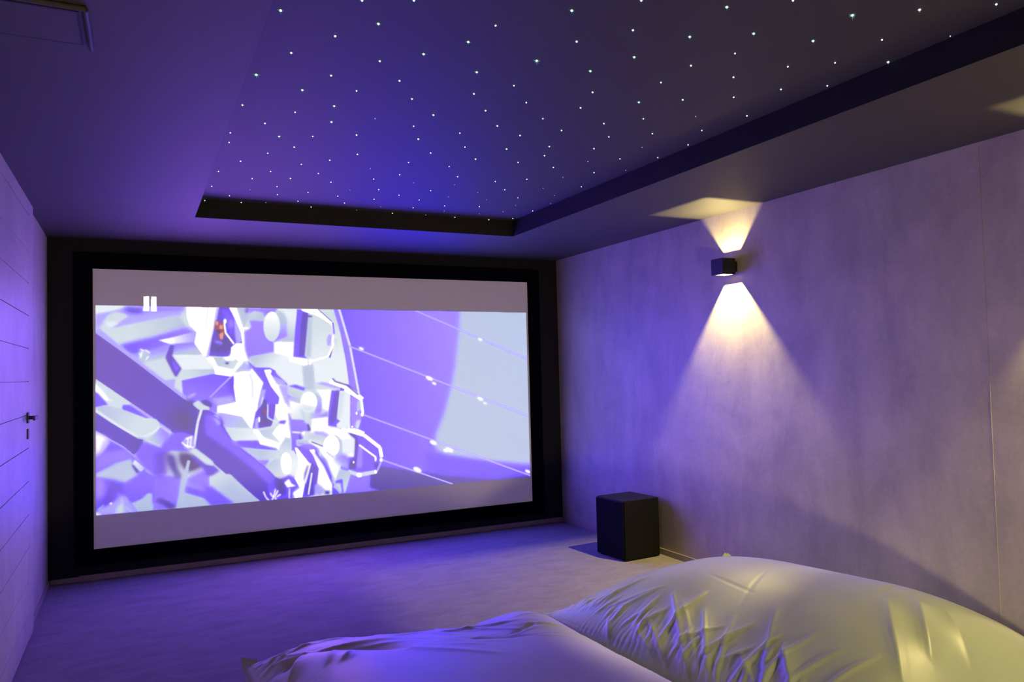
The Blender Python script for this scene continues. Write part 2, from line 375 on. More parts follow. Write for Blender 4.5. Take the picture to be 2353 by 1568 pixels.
    # junction of the struts
    P('B', 'a', [600,700, 720,500, 960,590, 1100,400, 1250,370, 1400,420, 1350,650, 1100,640, 1000,700, 900,1000, 760,900], 4)
    P('B', 'a', [890,960, 1250,1000, 1190,1440, 880,1470, 860,1250], 5, 'v', (900,1000,1100,1200))
    P('B', 'n', [880,650, 1030,650, 1060,960, 880,1010], 8)
    P('B', 'k', [1010,670, 1150,690, 1200,900, 1260,1000, 1180,1020, 1060,830], 7)
    P('B', 'b', [1210,660, 1370,680, 1560,840, 1430,910, 1330,930, 1220,800], 8); P('B', 'b', [880,1330, 960,1290, 1180,1410, 1100,1450, 980,1360], 6, alpha=.7)
    P('B', 'n', [1400,680, 1560,800, 1689,840, 1689,1000, 1560,900, 1400,760], 5)
    P('B', 'v', [1340,1010, 1560,890, 1640,1000, 1640,1200, 1400,1130, 1310,1080], 6)
    P('B', 'a', [1300,1100, 1640,1200, 1689,1380, 1560,1310, 1290,1230], 6)
    P('B', 's', [1290,1215, 1560,1300, 1689,1395, 1230,1440], 1)
    P('D', 'g', [70,1060, 380,1040, 560,1210, 830,1465, 470,1500, 330,1390, 80,1210], 1, 's', (120,1080,300,1300))
    P('D', 'a', [0,1220, 110,1230, 460,1490, 100,1520, 0,1400], 4); P('D', 'n', [0,900, 120,900, 240,990, 60,1080, 0,1050], 5)
    P('B', 'g', [1370,650, 1440,600, 1689,790, 1689,850, 1590,830], 2); 
    L('', 'g', [444,1030, 470,1050, 540,1110, 600,1155], 2.5, 1, .7)
    L('B', 'p', [1525,60, 1470,250, 1420,590], 6, 1); L('B', 's', [1350,770, 1300,1000, 1200,1430], 8, 1); P('B', 's', [1320,900, 1280,900, 1190,1440, 1240,1440], 1)
    P('B', 'g', [1400,0, 1540,0, 1650,50, 1620,75, 1480,70], 1)
    P('B', 'l', [1250,520, 1320,440, 1410,430, 1430,600, 1350,640, 1290,600], 2)
    for q in ([1300,480,1400,440], [1250,520,1350,600], [1340,460,1330,590], [1290,560,1420,600], [1380,450,1370,590]): L('B', 'w', q, 3, 1)
    P('C', 'k', [250,1400, 340,1370, 420,1450, 390,1500, 300,1440], 4); P('C', 'g', [140,1430, 220,1380, 300,1450, 380,1480, 370,1510, 200,1480], 1)
    # middle plates
    P('D', 'l', [130,160, 230,130, 560,170, 690,360, 290,340, 260,250], 1, 's', (300,150,560,330))
    P('D', 'n', [210,150, 250,200, 290,290, 240,350, 230,250], 3); P('D', 'l', [110,190, 200,220, 240,290, 200,320], 3)
    P('D', 'w', [185,60, 500,0, 800,0, 780,110, 700,380, 560,190, 200,110], 1)
    P('D', 'g', [310,370, 720,360, 810,470, 820,540, 420,545], 1, 'p', (400,380,750,520))
    P('D', 'm', [500,545, 800,545, 830,600, 1090,680, 1070,710, 620,650, 430,620], 2); P('D', 'v', [380,540, 480,560, 560,640, 440,620], 3)
    P('D', 's', [620,660, 1100,690, 1150,800, 820,840], 1, 'g', (900,700,1100,800))
    P('D', 'v', [800,840, 980,835, 900,930], 3)
    P('D', 's', [900,920, 1060,820, 1160,860, 1180,1080, 1070,1100], 1, 'g', (960,900,1130,1080))
    P('D', 'n', [760,120, 860,0, 1070,0, 1030,240, 990,330, 820,360, 770,340, 740,370, 720,350], 1)
    P('D', 'k', [850,0, 930,0, 930,200, 1000,260, 990,320, 800,300, 840,180], 2); P('D', 'r', [870,80, 910,80, 915,130, 885,140], 1)
    L('D', 'p', [945,0, 940,200, 1010,240, 1090,270], 3, 1); P('D', 'l', [760,220, 810,190, 800,360, 740,370], 2); O('D', 'w', 815,230,16,40)
    P('D', 'w', [1060,0, 1230,0, 1255,330, 1300,500, 1300,690, 1270,640, 1210,490, 1110,690, 1070,650, 830,600, 780,470, 730,420, 730,370, 800,380, 870,480, 1120,580, 1080,400, 1120,280, 1050,150])
    P('D', 's', [820,400, 1000,360, 1080,400, 1110,570, 900,500], 2, 'g', (850,420,1080,540)); P('D', 'm', [1120,250, 1220,240, 1200,300, 1110,290], 2); P('D', 'w', [1080,340, 1250,300, 1230,480, 1120,560, 1010,440])
    # violet block and lower hub
    P('D', 'a', [1255,130, 1310,230, 1480,230, 1590,390, 1440,430, 1480,520, 1370,540, 1380,640, 1560,600, 1699,640, 1699,900, 1560,890, 1300,700, 1290,420], 2, 'v', (1300,600,1450,300))
    P('D', 'k', [1530,290, 1560,300, 1595,390, 1550,410], 2); P('D', 'k', [1410,440, 1450,520, 1420,530], 2)
    P('D', 's', [1370,550, 1540,540, 1560,600, 1390,620], 2); P('D', 'w', [1430,430, 1510,400, 1490,470], 2); L('D', 'p', [1310,420,1430,430], 4, 1)
    P('D', 's', [1120,640, 1220,500, 1290,520, 1300,690, 1340,760, 1120,720], 2, 'g', (1230,540,1200,700))
    P('D', 'g', [1110,690, 1340,700, 1400,870, 1390,1060, 1330,1120, 1180,1080], 1, 'p', (1150,800,1350,900)); O('D', 'w', 1222,890,84,165,-.05)
    P('D', 'w', [1350,660, 1400,660, 1540,850, 1480,1150, 1490,1270, 1460,1430, 1370,1430, 1320,1330, 1430,1260, 1340,1120, 1400,1000, 1400,840], 0); P('D', 'p', [1400,760, 1520,860, 1440,1140, 1380,1080], 4)
    P('D', 'm', [1010,1140, 1170,1110, 1270,1060, 1370,1120, 1420,1240, 1320,1320, 1330,1440, 900,1470, 940,1250], 3)
    P('D', 'b', [1050,1130, 1180,1130, 1200,1370, 1110,1330], 7, alpha=.8); P('D', 'w', [1190,1180, 1260,1120, 1300,1190, 1370,1230, 1240,1250], 1); L('D', 'p', [1270,1260, 1268,1430], 3, 1)
    P('D', 'd', [820,1290, 900,1260, 960,1330, 1000,1470, 850,1460], 4)
    for q in ([880,1310,920,1400,970,1450], [980,1330,1030,1400,1000,1450], [1060,1270,1030,1400], [1100,1290,1050,1390,1080,1450], [1140,1350,1080,1390]): L('D', 'w', q, 3.2, 1)
    # right modules
    P('F', 'l', [10,60, 200,110, 190,170, 30,140], 2, 's', (50,60,100,150)); P('F', 'w', [30,140, 170,180, 240,230, 220,420, 150,400, 60,400], 2, 'g', (60,200,200,400))
    P('F', 's', [180,250, 340,310, 480,330, 590,300, 590,520, 340,480, 250,450], 4, 'c', (300,300,550,330)); P('F', 'g', [190,260, 330,320, 330,470, 260,440], 4)
    P('F', 's', [330,0, 480,60, 500,200, 480,320, 400,330], 3, 'c', (430,60,420,300)); O('F', 'w', 305,160,122,152,0,1); P('F', 'g', [185,190, 420,240, 330,315, 240,290], 5)
    P('F', 'w', [410,-20, 640,-20, 590,290, 500,250, 490,100], 2)
    P('F', 'w', [340,400, 590,370, 600,520, 760,550, 860,600, 980,680, 960,950, 880,960, 750,1100, 690,1280, 560,1000, 440,830, 310,730, 340,600], 2)
    P('F', 'm', [630,-5, 750,-5, 700,400, 760,440, 700,520, 580,500, 590,300], 1); P('F', 'd', [690,0, 745,0, 700,420, 640,500, 600,420], 4)
    P('F', 'p', [750,0, 905,0, 900,540, 760,540, 700,490, 760,430, 715,380]); P('F', 's', [760,20, 810,20, 760,400, 725,380], 5, alpha=.6)
    P('F', 'c', [905,60, 1060,130, 1080,300, 1060,400, 1010,550, 905,540], 2); P('F', 's', [1000,140, 1060,150, 1080,250, 1000,310], 3); P('F', 'g', [990,430, 1060,420, 1030,550, 970,540], 3)
    L('F', 'w', [820,-20, 905,30, 1060,130, 1085,330], 6); L('F', 'm', [1080,400, 1030,550], 3); O('F', 'w', 1075,345,24,26); O('F', 'w', 993,325,12,22); O('F', 'w', 930,520,14,14)
    P('E', 'l', [600,1300, 720,1280, 900,1310, 1000,1360, 1000,1400, 860,1370], 2); L('E', 'w', [830,1270, 1060,1350, 1200,1430, 1370,1568], 10); L('E', 'k', [880,1220, 920,1270, 1110,1330, 1300,1490], 3, 1)
    P('F', 's', [290,640, 400,590, 600,650, 530,790, 300,700], 4, 'g', (400,600,400,740)); P('F', 'l', [380,580, 520,590, 600,640, 560,660, 400,620], 3); L('F', 'k', [340,730, 510,800], 2.5, 1)
    P('F', 's', [600,650, 700,640, 790,720, 800,900, 690,960], 2); O('F', 'w', 630,795,118,155,0,0); L('F', 's', [560,880, 660,960], 3, 1)
    P('F', 'p', [790,700, 960,680, 970,900, 800,920], 4)
    P('F', 'v', [660,960, 800,900, 890,960, 880,1130, 760,1090, 690,1030], 6, 's', (800,950,720,1050))
    P('F', 'm', [880,610, 960,610, 1030,660, 1120,690, 1330,860, 1350,950, 1330,1100, 1280,1160, 880,1130, 900,990, 970,980, 980,700], 1)
    P('F', 'k', [880,615, 960,610, 1010,700, 1000,900, 980,1120, 885,1120, 905,985, 960,1000, 975,700], 3); O('F', 'w', 950,1030,12,18)
    P('F', 'c', [1030,780, 1080,830, 1070,1110, 990,1110], 3); P('F', 'k', [1240,1060, 1310,1040, 1280,1130], 4)
    L('F', 'w', [770,560, 900,580, 1100,640, 1330,820, 1355,960], 8); L('F', 'w', [820,570, 980,570, 1100,620], 9); L('F', 'w', [1030,780, 1270,960], 4); O('F', 'w', 1268,985,14,36); O('F', 'w', 1350,1000,26,30)
    L('F', 'l', [1350,1020, 1290,1160], 4); L('F', 'g', [870,1160, 1030,1215, 1270,1170], 9, 1); O('F', 'w', 1030,1215,40,34); O('F', 'w', 1268,1170,22,26)
    P('F', 's', [760,1120, 880,1160, 910,1200, 830,1470, 790,1480, 790,1280, 700,1270], 2, 'g', (780,1200,850,1350))
    P('F', 'm', [700,1290, 780,1270, 810,1480, 640,1510, 640,1360], 2); P('F', 'g', [700,1330, 760,1330, 790,1480, 650,1380], 3)
    P('F', 'v', [120,740, 340,780, 560,1000, 660,1300, 640,1400, 440,830, 390,890, 330,850], 3)
    P('F', 'm', [110,780, 330,860, 450,1100, 420,1350, 390,1500, 210,1540, 230,1330, 220,1300, 290,1040], 2); P('F', 'd', [330,1000, 450,1120, 370,1490, 240,1490, 290,1250], 4)
    P('F', 'w', [105,810, 140,820, 330,1060, 300,1200, 250,1330, 210,1540, 120,1550, 80,1480, 180,1400, 100,1260, 150,1100, 150,950], 0); P('F', 'k', [240,1200, 290,1060, 300,1100, 240,1300], 3)
    L('F', 'p', [330,1040, 250,1330], 4); L('F', 'p', [350,1180, 300,1490], 3.5)
    P('F', 'w', [310,850, 380,840, 500,1060, 640,1350, 630,1500, 560,1440, 430,1330, 450,1120, 370,930]); P('F', 'l', [390,1340, 470,1360, 540,1440, 470,1500, 390,1490], 4); P('F', 'k', [540,1440, 610,1440, 600,1490, 540,1490], 3); L('F', 'w', [320,1530, 630,1500], 3)
    L('F', 'n', [400,880, 560,1100, 640,1290], 5, 2); L('F', 's', [640,1250, 760,1480], 4, 1)
    P('', 'm', [440,1160, 440,1160, 440,1160])
    # mooring lines with beads
    for q in ([575,262, 1180,527], [235,455, 1188,832], [310,820, 1198,1148], [410,1060, 790,1192]): L('G', 'c', q, 3.4, 1); L('G', 'p', q, 1.4, 0, .8)
    for x, y, r in ((930,422,9), (298,468,10), (660,628,14), (685,655,9), (930,738,12), (955,762,7), (680,970,14), (765,1008,15), (595,1112,16), (1182,1125,11), (745,1012,10)):
        O('G', 'w', x, y, r*1.5, r*.75, .45, 2)
    # what is outside the projected picture is screen cloth; the pause sign sits over both
    inside = np.zeros((S.H, S.W))
    x0, y0, x1, y1, a, _, _ = S.mask(S.px(np.array(PIC, float).reshape(-1,2)), 0)
    inside[y0:y1, x0:x1] = a
    S.img = lin(S.img)*inside[..., None]
    for q in ([328,680, 342,680, 342,714.5, 328,714], [345.5,680.5, 359,681, 359,715.5, 345.5,715]):
        m = S.mask(S.px(np.array(q, float).reshape(-1,2)), 0); S.img[m[1]:m[3], m[0]:m[2]][m[4] > .5] = 1.0
        inside[m[1]:m[3], m[0]:m[2]][m[4] > .5] = 1
    return box_blur(S.img, 1), inside


# ------------------------------------------------------------ room shell
T = .12
struct(boxo('floor', (-.3, W+.3, YR-.3, .3, -.12, 0), m_carpet))
struct(boxo('wall_back', (-.3, W+.3, 0, .15, 0, H+.4), m_black_wall))
struct(boxo('wall_rear', (-.3, W+.3, YR-.15, YR, 0, H+.4), m_hidden_wall))
struct(boxo('wall_left', (-.15, 0, YR, 0, 0, H+.4), m_door))
# right wall: big washed sheets butted with hairline seams
bm = bmesh.new()
box(bm, W+.012, W+.15, YR, 0, 0, H+.4)
box(bm, W, W+.012, YR, 0, 0, H+.4)
for y in (-3.655, -6.38): cyl(bm, (W, y, .03), (W, y, H), .0014, n=8)      # filled joints between the sheets
struct(mesh('wall_right', bm, m_wall))
# ceiling with a rectangular tray cut into it
bm = bmesh.new()
zc = H
for x0, x1, y0, y1 in ((-.2, TX0, YR, 0), (TX1, W+.05, YR, 0), (TX0, TX1, TY1, 0), (TX0, TX1, YR, TY0)): box(bm, x0, x1, y0, y1, H, H+.03)
ceiling = struct(mesh('ceiling', bm, m_ceiling))
bm = bmesh.new(); box(bm, TX0-.03, TX1+.03, TY0-.03, TY1+.03, H+TH, H+TH+.02)
sp = mesh('star_panel', bm, m_star, ceiling); sp['label'] = 'raised dark panel of the ceiling dotted with tiny lights'
bm = bmesh.new()
for x0, x1, y0, y1 in ((TX0-.03, TX0, TY0-.03, TY1+.03), (TX1, TX1+.03, TY0-.03, TY1+.03), (TX0, TX1, TY1, TY1+.03), (TX0, TX1, TY0-.03, TY0)): box(bm, x0, x1, y0, y1, H+.0305, H+TH-.0005)
for x0, x1, y0, y1 in ((TX0, TX0+.002, TY0, TY1), (TX1-.002, TX1, TY0, TY1), (TX0, TX1, TY1-.002, TY1), (TX0, TX1, TY0, TY0+.002)): box(bm, x0, x1, y0, y1, H, H+TH)
rs = mesh('tray_edge', bm, m_riser, ceiling); rs['label'] = 'black upright edge around the raised star panel'

# baseboards
def board(name, x0, x1, y0, y1, h): return struct(boxo(name, (x0, x1, y0, y1, 0, h), m_base, bev=.0025))
board('baseboard_right', W-.010, W, YR, -.012, .04)
board('baseboard_left', 0, .010, -.969, -.012, .03)
bm = bmesh.new(); box(bm, .012, .17, -.012, -.0005, 0, .030, bev=.002); box(bm, .17, W-.012, -.020, -.0005, 0, .036, bev=.002)
struct(mesh('baseboard_back', bm, m_base, smooth=True))

# ------------------------------------------------------------ door in the left wall
DX = .022
door = struct(bpy.data.objects.new('door_1', None)); C.objects.link(door); door.location = (0, -1.6, 0)
door['label'] = 'pale washed board door in the left wall beside the screen'; door['category'] = 'door'
def on(parent, o): o.parent = parent; o.matrix_parent_inverse = Matrix.Translation(parent.location).inverted(); return o
bm = bmesh.new()
box(bm, 0.0005, DX, -1.149, -.969, .0005, H-.0005, bev=.002)
box(bm, 0.0005, DX, -2.25, -1.149, 2.128, H-.0005, bev=.002)
box(bm, 0.0005, DX, -2.36, -2.25, .0005, H-.0005, bev=.002)
on(door, mesh('door_frame', bm, m_door, smooth=True))
bm = bmesh.new()
zs = [.006]+[.127+.165*k for k in range(13)]
zs[-1] = 2.122
box(bm, .004, DX-.006, -2.246, -1.153, .006, 2.122)
for a, b in zip(zs[:-1], zs[1:]): box(bm, DX-.008, DX, -2.246, -1.153, a+.0016, b-.0016, bev=.0014)
on(door, mesh('door_leaf', bm, m_door, smooth=True))
bm = bmesh.new(); yh, zh = -1.222, 1.104
box(bm, DX, DX+.008, yh-.024, yh+.024, zh-.026, zh+.026, bev=.0015)
cyl(bm, (DX+.006, yh, zh), (DX+.044, yh, zh), .009)
box(bm, DX+.036, DX+.046, yh-.120, yh+.011, zh-.010, zh+.010, bev=.002)
hd = on(door, mesh('door_handle', bm, m_black_metal, smooth=True)); hd['label'] = 'black lever handle on a square plate'
bm = bmesh.new(); box(bm, DX, DX+.007, yh-.016, yh+.016, 1.000, 1.050, bev=.0015)
kp = on(door, mesh('keyhole_plate', bm, m_black_metal, smooth=True)); kp['label'] = 'black keyhole plate under the handle'

# ------------------------------------------------------------ projection screen
SX0, SX1, SZ0, SZ1 = .2554, 3.423, .1984, 2.0035
scr = thing('projection_screen', ((SX0+SX1)/2, 0, SZ0-.1), 'wide fixed projection screen in a black frame showing a paused space film', 'projection screen')
bm = bmesh.new(); B0, B1 = .105, .115
for x0, x1, z0, z1 in ((SX0-B0, SX0, SZ0-.1, SZ1+.1), (SX1, SX1+B0, SZ0-.1, SZ1+.1), (SX0, SX1, SZ0-.1, SZ0), (SX0, SX1, SZ1, SZ1+.1)):
    box(bm, x0, x1, -.045, -.0005, z0, z1, bev=.003)
fr = on(scr, mesh('screen_frame', bm, m_velvet, smooth=True)); fr['label'] = 'black velvet frame around the screen'
img_px, pic_in = draw_still()
hh, ww = pic_in.shape
gain = np.ones((hh, ww, 3))
lum = img_px.min(-1)
hot = np.clip((lum-.92)/.06, 0, 1)[..., None]**1.3
img_amb = np.clip(img_px-np.array((.120, .078, .110))*(img_px.max(-1, keepdims=True) < .97), .004, None)   # room light already on the cloth
out = img_amb*PIC_GAIN*(1-hot)+hot*np.array(PIC_HOT)
blu = img_px[..., 2]; sat = blu-img_px[..., 1]            # saturated violets get added blue to light the room
uu = np.linspace(0, 1, ww)[None, :]; side = .75+.6*np.clip((uu-.52)/.1, 0, 1)          # added blue weighted to the right to brighten the right wall
out[..., 2] += PIC_BLUE*side*np.clip((blu-.72)/.10, 0, 1)*np.clip((sat-.25)/.25, 0, 1)*(1-hot[..., 0])
out = np.where(pic_in[..., None] > .02, out, np.array((.040, .032, .030)))   # projector black level on the bars
rgba = np.ones((hh, ww, 4), np.float32); rgba[..., :3] = out[::-1]
im = bpy.data.images.new('film_still', ww, hh, alpha=False, float_buffer=True, is_data=True)
im.pixels.foreach_set(rgba.ravel()); im.update(); im.pack()
M = Mat('screen_cloth', (.80,.78,.76), .75, spec=.2)
M.bump(M.noise(M.coord(), 700, 2), .04, .0004)
it = M.n('ShaderNodeTexImage'); it.image = im; it.interpolation = 'Linear'; it.extension = 'EXTEND'
uvn = M.n('ShaderNodeUVMap'); M.l(uvn.outputs[0], it.inputs[0])
M.l(it.outputs[0], M.b.inputs['Emission Color']); M.b.inputs['Emission Strength'].default_value = 1.0
try: M.m.cycles.emission_sampling = 'FRONT'
except Exception: pass
me = bpy.data.meshes.new('screen_surface')
me.from_pydata([(SX0,-.03,SZ0),(SX1,-.03,SZ0),(SX1,-.03,SZ1),(SX0,-.03,SZ1)], [], [(0,1,2,3)])
uv = me.uv_layers.new(name='UVMap'); uv.data.foreach_set('uv', [0,0,1,0,1,1,0,1])
ss = on(scr, link('screen_surface', me, M.m)); ss['label'] = 'screen cloth with a space station film still and a white pause sign'
on(scr, boxo('backing_board', (SX0, SX1, -.0285, -.0005, SZ0, SZ1), m_black_wall))

# ------------------------------------------------------------ wall lamps
def wall_lamp(y, right=True):
    """A small open-ended box lamp: the box itself cuts the light into an upper and a lower wedge."""
    sgn = -1 if right else 1; xw = W if right else 0
    zl = 1.862; hh_ = .048                     # bulb height, half height of the box
    return sgn, xw, zl, hh_
def make_lamp(name, y, right, label):
    sgn, xw, zl, h = wall_lamp(y, right)
    root = thing(name, (xw, y, zl-h), label, 'wall lamp', 'up and down wall lamps')
    X = lambda d: xw+sgn*d                      # d = distance out from the wall
    def bx(bm, d0, d1, y0, y1, z0, z1, bev=0):
        a, b = sorted((X(d0), X(d1))); box(bm, a, b, y0, y1, z0, z1, bev=bev)
    bm = bmesh.new(); bx(bm, .0005, .024, y-.040, y+.040, zl-.030, zl+.030, .001)
    on(root, mesh('wall_plate', bm, m_black_metal, smooth=True))
    bm = bmesh.new(); t = .003; s_ = .05; d0, d1 = .0245, .1215
    bx(bm, d0, d0+t, y-s_, y+s_, zl-h, zl+h, .0006); bx(bm, d1-t, d1, y-s_, y+s_, zl-h, zl+h, .0006)
    bx(bm, d0+t, d1-t, y-s_, y-s_+t, zl-h, zl+h, .0006); bx(bm, d0+t, d1-t, y+s_-t, y+s_, zl-h, zl+h, .0006)
    on(root, mesh('lamp_housing', bm, m_black_metal, smooth=True))
    # the two apertures: thin plates with a rectangular opening each
    q = h-.010; ay = .86*q; dc = .056; ao = 1.18*q; ai = .62*q
    for name_, z in (('top_shutter', zl+h-.004), ('bottom_shutter', zl-h+.002)):
        bm = bmesh.new(); z1 = z+.002
        bx(bm, d0+t, dc-ai, y-s_+t, y+s_-t, z, z1); 
        if dc+ao < d1-t: bx(bm, dc+ao, d1-t, y-s_+t, y+s_-t, z, z1)
        bx(bm, dc-ai, min(dc+ao, d1-t), y-s_+t, y-ay, z, z1); bx(bm, dc-ai, min(dc+ao, d1-t), y+ay, y+s_-t, z, z1)
        on(root, mesh(name_, bm, m_reflector))
    bm = bmesh.new(); bx(bm, d0+t, d1-t, y-s_+t, y+s_-t, zl-.001, zl+.001); on(root, mesh('divider', bm, m_reflector))
    for k, pw in ((1, BULB_UP), (-1, BULB_DOWN)):
        ld = bpy.data.lights.new('bulb_light', 'AREA'); ld.shape = 'DISK'; ld.size = .009; ld.energy = pw*(1 if right else .5)*(.75 if y < -4 else 1); ld.color = BULB_COLOR
        lo = bpy.data.objects.new('bulb_light', ld); C.objects.link(lo); lo.location = (X(dc), y, zl+k*.003); lo.rotation_euler = (math.pi if k > 0 else 0, 0, 0); on(root, lo)
    return root
make_lamp('wall_lamp', -2.14, True, 'small black box wall lamp between screen and seam, throwing light up and down')
make_lamp('wall_lamp', -6.28, True, 'added unseen black box wall lamp on the right wall behind the viewer')  # added out of view for warm fill
make_lamp('wall_lamp', -5.2, False, 'added unseen black box wall lamp on the left wall beside the viewer')  # added beside the camera, warm bounce for the right wall
make_lamp('wall_lamp', -7.1, False, 'added unseen black box wall lamp on the left wall far behind the viewer')  # another added lamp out of view, warm fill
make_lamp('wall_lamp', -4.21, True, 'black box wall lamp on the right wall outside the right edge, nearer the viewer')

# unseen lantern, added to give the low warm light on the right wall
lt = thing('fill_lantern', (1.75, -6.4, 0), 'added unseen mushroom-shaped fill lantern glowing on the carpet behind the viewer', 'lantern')
bm = bmesh.new(); cyl(bm, (1.75, -6.4, 0), (1.75, -6.4, .03), .13, 40); on(lt, mesh('base', bm, m_black_metal, smooth=True))
bm = bmesh.new(); cyl(bm, (1.75, -6.4, .031), (1.75, -6.4, .199), .11, 40); on(lt, mesh('glass', bm, emit('fill_glow', (1.0, .76, .42), FILL_LANTERN), smooth=True))
bm = bmesh.new(); cyl(bm, (1.75, -6.4, .20), (1.75, -6.4, .23), .27, 40, r2=.12); on(lt, mesh('cap', bm, m_black_metal, smooth=True))  # cap shaped to keep the fill light off the ceiling

# ------------------------------------------------------------ subwoofer
sub = thing('subwoofer', (3.53, -1.25, 0), 'black box subwoofer on the carpet in the corner by the right wall', 'speaker')
c0, c1, c2 = Vector((3.345, -1.105)), Vector((3.375, -1.413)), Vector((3.682, -1.392))
ang = math.atan2((c2-c1).y, (c2-c1).x)
R = Matrix.Rotation(ang, 4, 'Z'); base = Matrix.Translation((c1.x, c1.y, 0))@R
SW, SD, SH = .305, .305, .395
def local(o): o.parent = sub; o.matrix_parent_inverse = Matrix.Translation(sub.location).inverted(); o.matrix_basis = base; return o
bm = bmesh.new(); box(bm, .012, SW, 0, SD, .005, SH, bev=.004); local(mesh('cabinet', bm, m_black_case, smooth=True))
bm = bmesh.new(); box(bm, 0, .0115, .006, SD-.006, .012, SH-.008, bev=.003); g = local(mesh('front_grille', bm, m_grille, smooth=True)); g['label'] = 'black cloth grille facing the room'
for fx, fy in ((.035,.03),(SW-.03,.03),(.035,SD-.03),(SW-.03,SD-.03)):
    bm = bmesh.new(); cyl(bm, (fx, fy, 0), (fx, fy, .0048), .016, r2=.018); local(mesh('rubber_foot', bm, m_rubber, smooth=True))
bm = bmesh.new(); box(bm, SW, SW+.004, .05, .25, .08, .33, bev=.001); box(bm, SW+.004, SW+.018, .04, .09, .20, .31, bev=.004); local(mesh('amplifier_panel', bm, m_black_metal, smooth=True))

# ------------------------------------------------------------ ceiling vent
vent = thing('ceiling_vent', (.2, -3.42, H), 'long shallow vent panel with a raised frame in the ceiling corner above the door side', 'vent')
bm = bmesh.new(); box(bm, .02, .374, -3.517, -3.315, H-.0016, H-.0002, bev=.0005); on(vent, mesh('vent_panel', bm, m_ceiling, smooth=True))
bm = bmesh.new()
for q in ((.02,.380,-3.524,-3.5175),(.02,.380,-3.3145,-3.311),(.3745,.380,-3.5175,-3.3145)): box(bm, *q, H-.0018, H-.0002)
on(vent, mesh('groove_strip', bm, m_rubber))  # black strips standing in for the shaded groove around the panel
bm = bmesh.new()
cyl(bm, (.396, -3.555, H-.006), (.398, -3.300, H-.006), .0065, n=14); cyl(bm, (.02, -3.575, H-.006), (.396, -3.558, H-.006), .0065, n=14)
on(vent, mesh('vent_frame', bm, m_ceiling, smooth=True))

# ------------------------------------------------------------ bean bags (cloth relaxed over its filling)
def relax_cloth(P, ex, ey, iters, seed, kf=.02, amp=.004, wall=None):
    """P: grid of points on the filling; ex, ey: extra cloth length along each grid direction. The surplus buckles into creases."""
    rng = np.random.RandomState(seed); nx, ny, _ = P.shape
    X = P.copy(); 
    du = np.gradient(P, axis=0); dv = np.gradient(P, axis=1); N = np.cross(du, dv); N /= np.linalg.norm(N, axis=-1, keepdims=True)+1e-9
    if N[nx//2, ny//2, 2] < 0: N = -N
    nz = rng.normal(0, 1, (nx, ny)); 
    nz = box_blur(nz[..., None], 4)[..., 0]; nz /= nz.std()
    nz[0] = nz[-1] = 0; nz[:, 0] = nz[:, -1] = 0
    X += N*nz[..., None]*amp
    rx = np.linalg.norm(P[1:]-P[:-1], axis=-1, keepdims=True)*(1+(ex[1:]+ex[:-1])[..., None]/2)
    ry = np.linalg.norm(P[:, 1:]-P[:, :-1], axis=-1, keepdims=True)*(1+(ey[:, 1:]+ey[:, :-1])[..., None]/2)
    s = slice; A = s(None)
    rd1 = np.linalg.norm(P[1:, 1:]-P[:-1, :-1], axis=-1, keepdims=True)*(1+(ex+ey)[1:, 1:, None]/2)
    rd2 = np.linalg.norm(P[1:, :-1]-P[:-1, 1:], axis=-1, keepdims=True)*(1+(ex+ey)[1:, 1:, None]/2)
    rx2 = rx[1:]+rx[:-1]; ry2 = ry[:, 1:]+ry[:, :-1]
    B = [P[0].copy(), P[-1].copy(), P[:, 0].copy(), P[:, -1].copy()]
    def pair(i0, i1, rest, k):
        a = X[i0]; b = X[i1]; d = b-a; L = np.sqrt((d*d).sum(-1, keepdims=True))+1e-9; c = (k*.5*(L-rest)/L)*d; X[i0] = a+c; X[i1] = b-c
    for it in range(iters):
        dN = ((P-X)*N).sum(-1, keepdims=True)*N; dT = (P-X)-dN
        X += kf*dN+kf*.5*dT
        for o in (0, 1):
            n = (nx-o)//2; pair((s(o, o+2*n, 2),), (s(o+1, o+2*n, 2),), rx[o::2][:n], 1)
            n = (ny-o)//2; pair((A, s(o, o+2*n, 2)), (A, s(o+1, o+2*n, 2)), ry[:, o::2][:, :n], 1)
        for o in (0, 1):
            n = (nx-o)//2
            pair((s(o, o+2*n, 2), s(0, -1)), (s(o+1, o+2*n, 2), s(1, None)), rd1[o::2][:n], .4)
            pair((s(o, o+2*n, 2), s(1, None)), (s(o+1, o+2*n, 2), s(0, -1)), rd2[o::2][:n], .4)
        for o in (0, 1, 2, 3):
            n = len(range(o, nx-2, 4))
            pair((s(o, nx-2, 4),), (s(o+2, nx, 4),), rx2[o::4][:n], .10)
            n = len(range(o, ny-2, 4))
            pair((A, s(o, ny-2, 4)), (A, s(o+2, ny, 4)), ry2[:, o::4][:, :n], .10)
        if it % 2 == 0:
            Y = X[4:-4, 4:-4]; m = (X[:-8, 4:-4]+X[8:, 4:-4]+X[4:-4, :-8]+X[4:-4, 8:])/4; Y += (m-Y)*.02
        X[0], X[-1], X[:, 0], X[:, -1] = B
        np.maximum(X[..., 2], .006, out=X[..., 2])
        if wall is not None: np.minimum(X[..., 0], wall, out=X[..., 0])
    return X
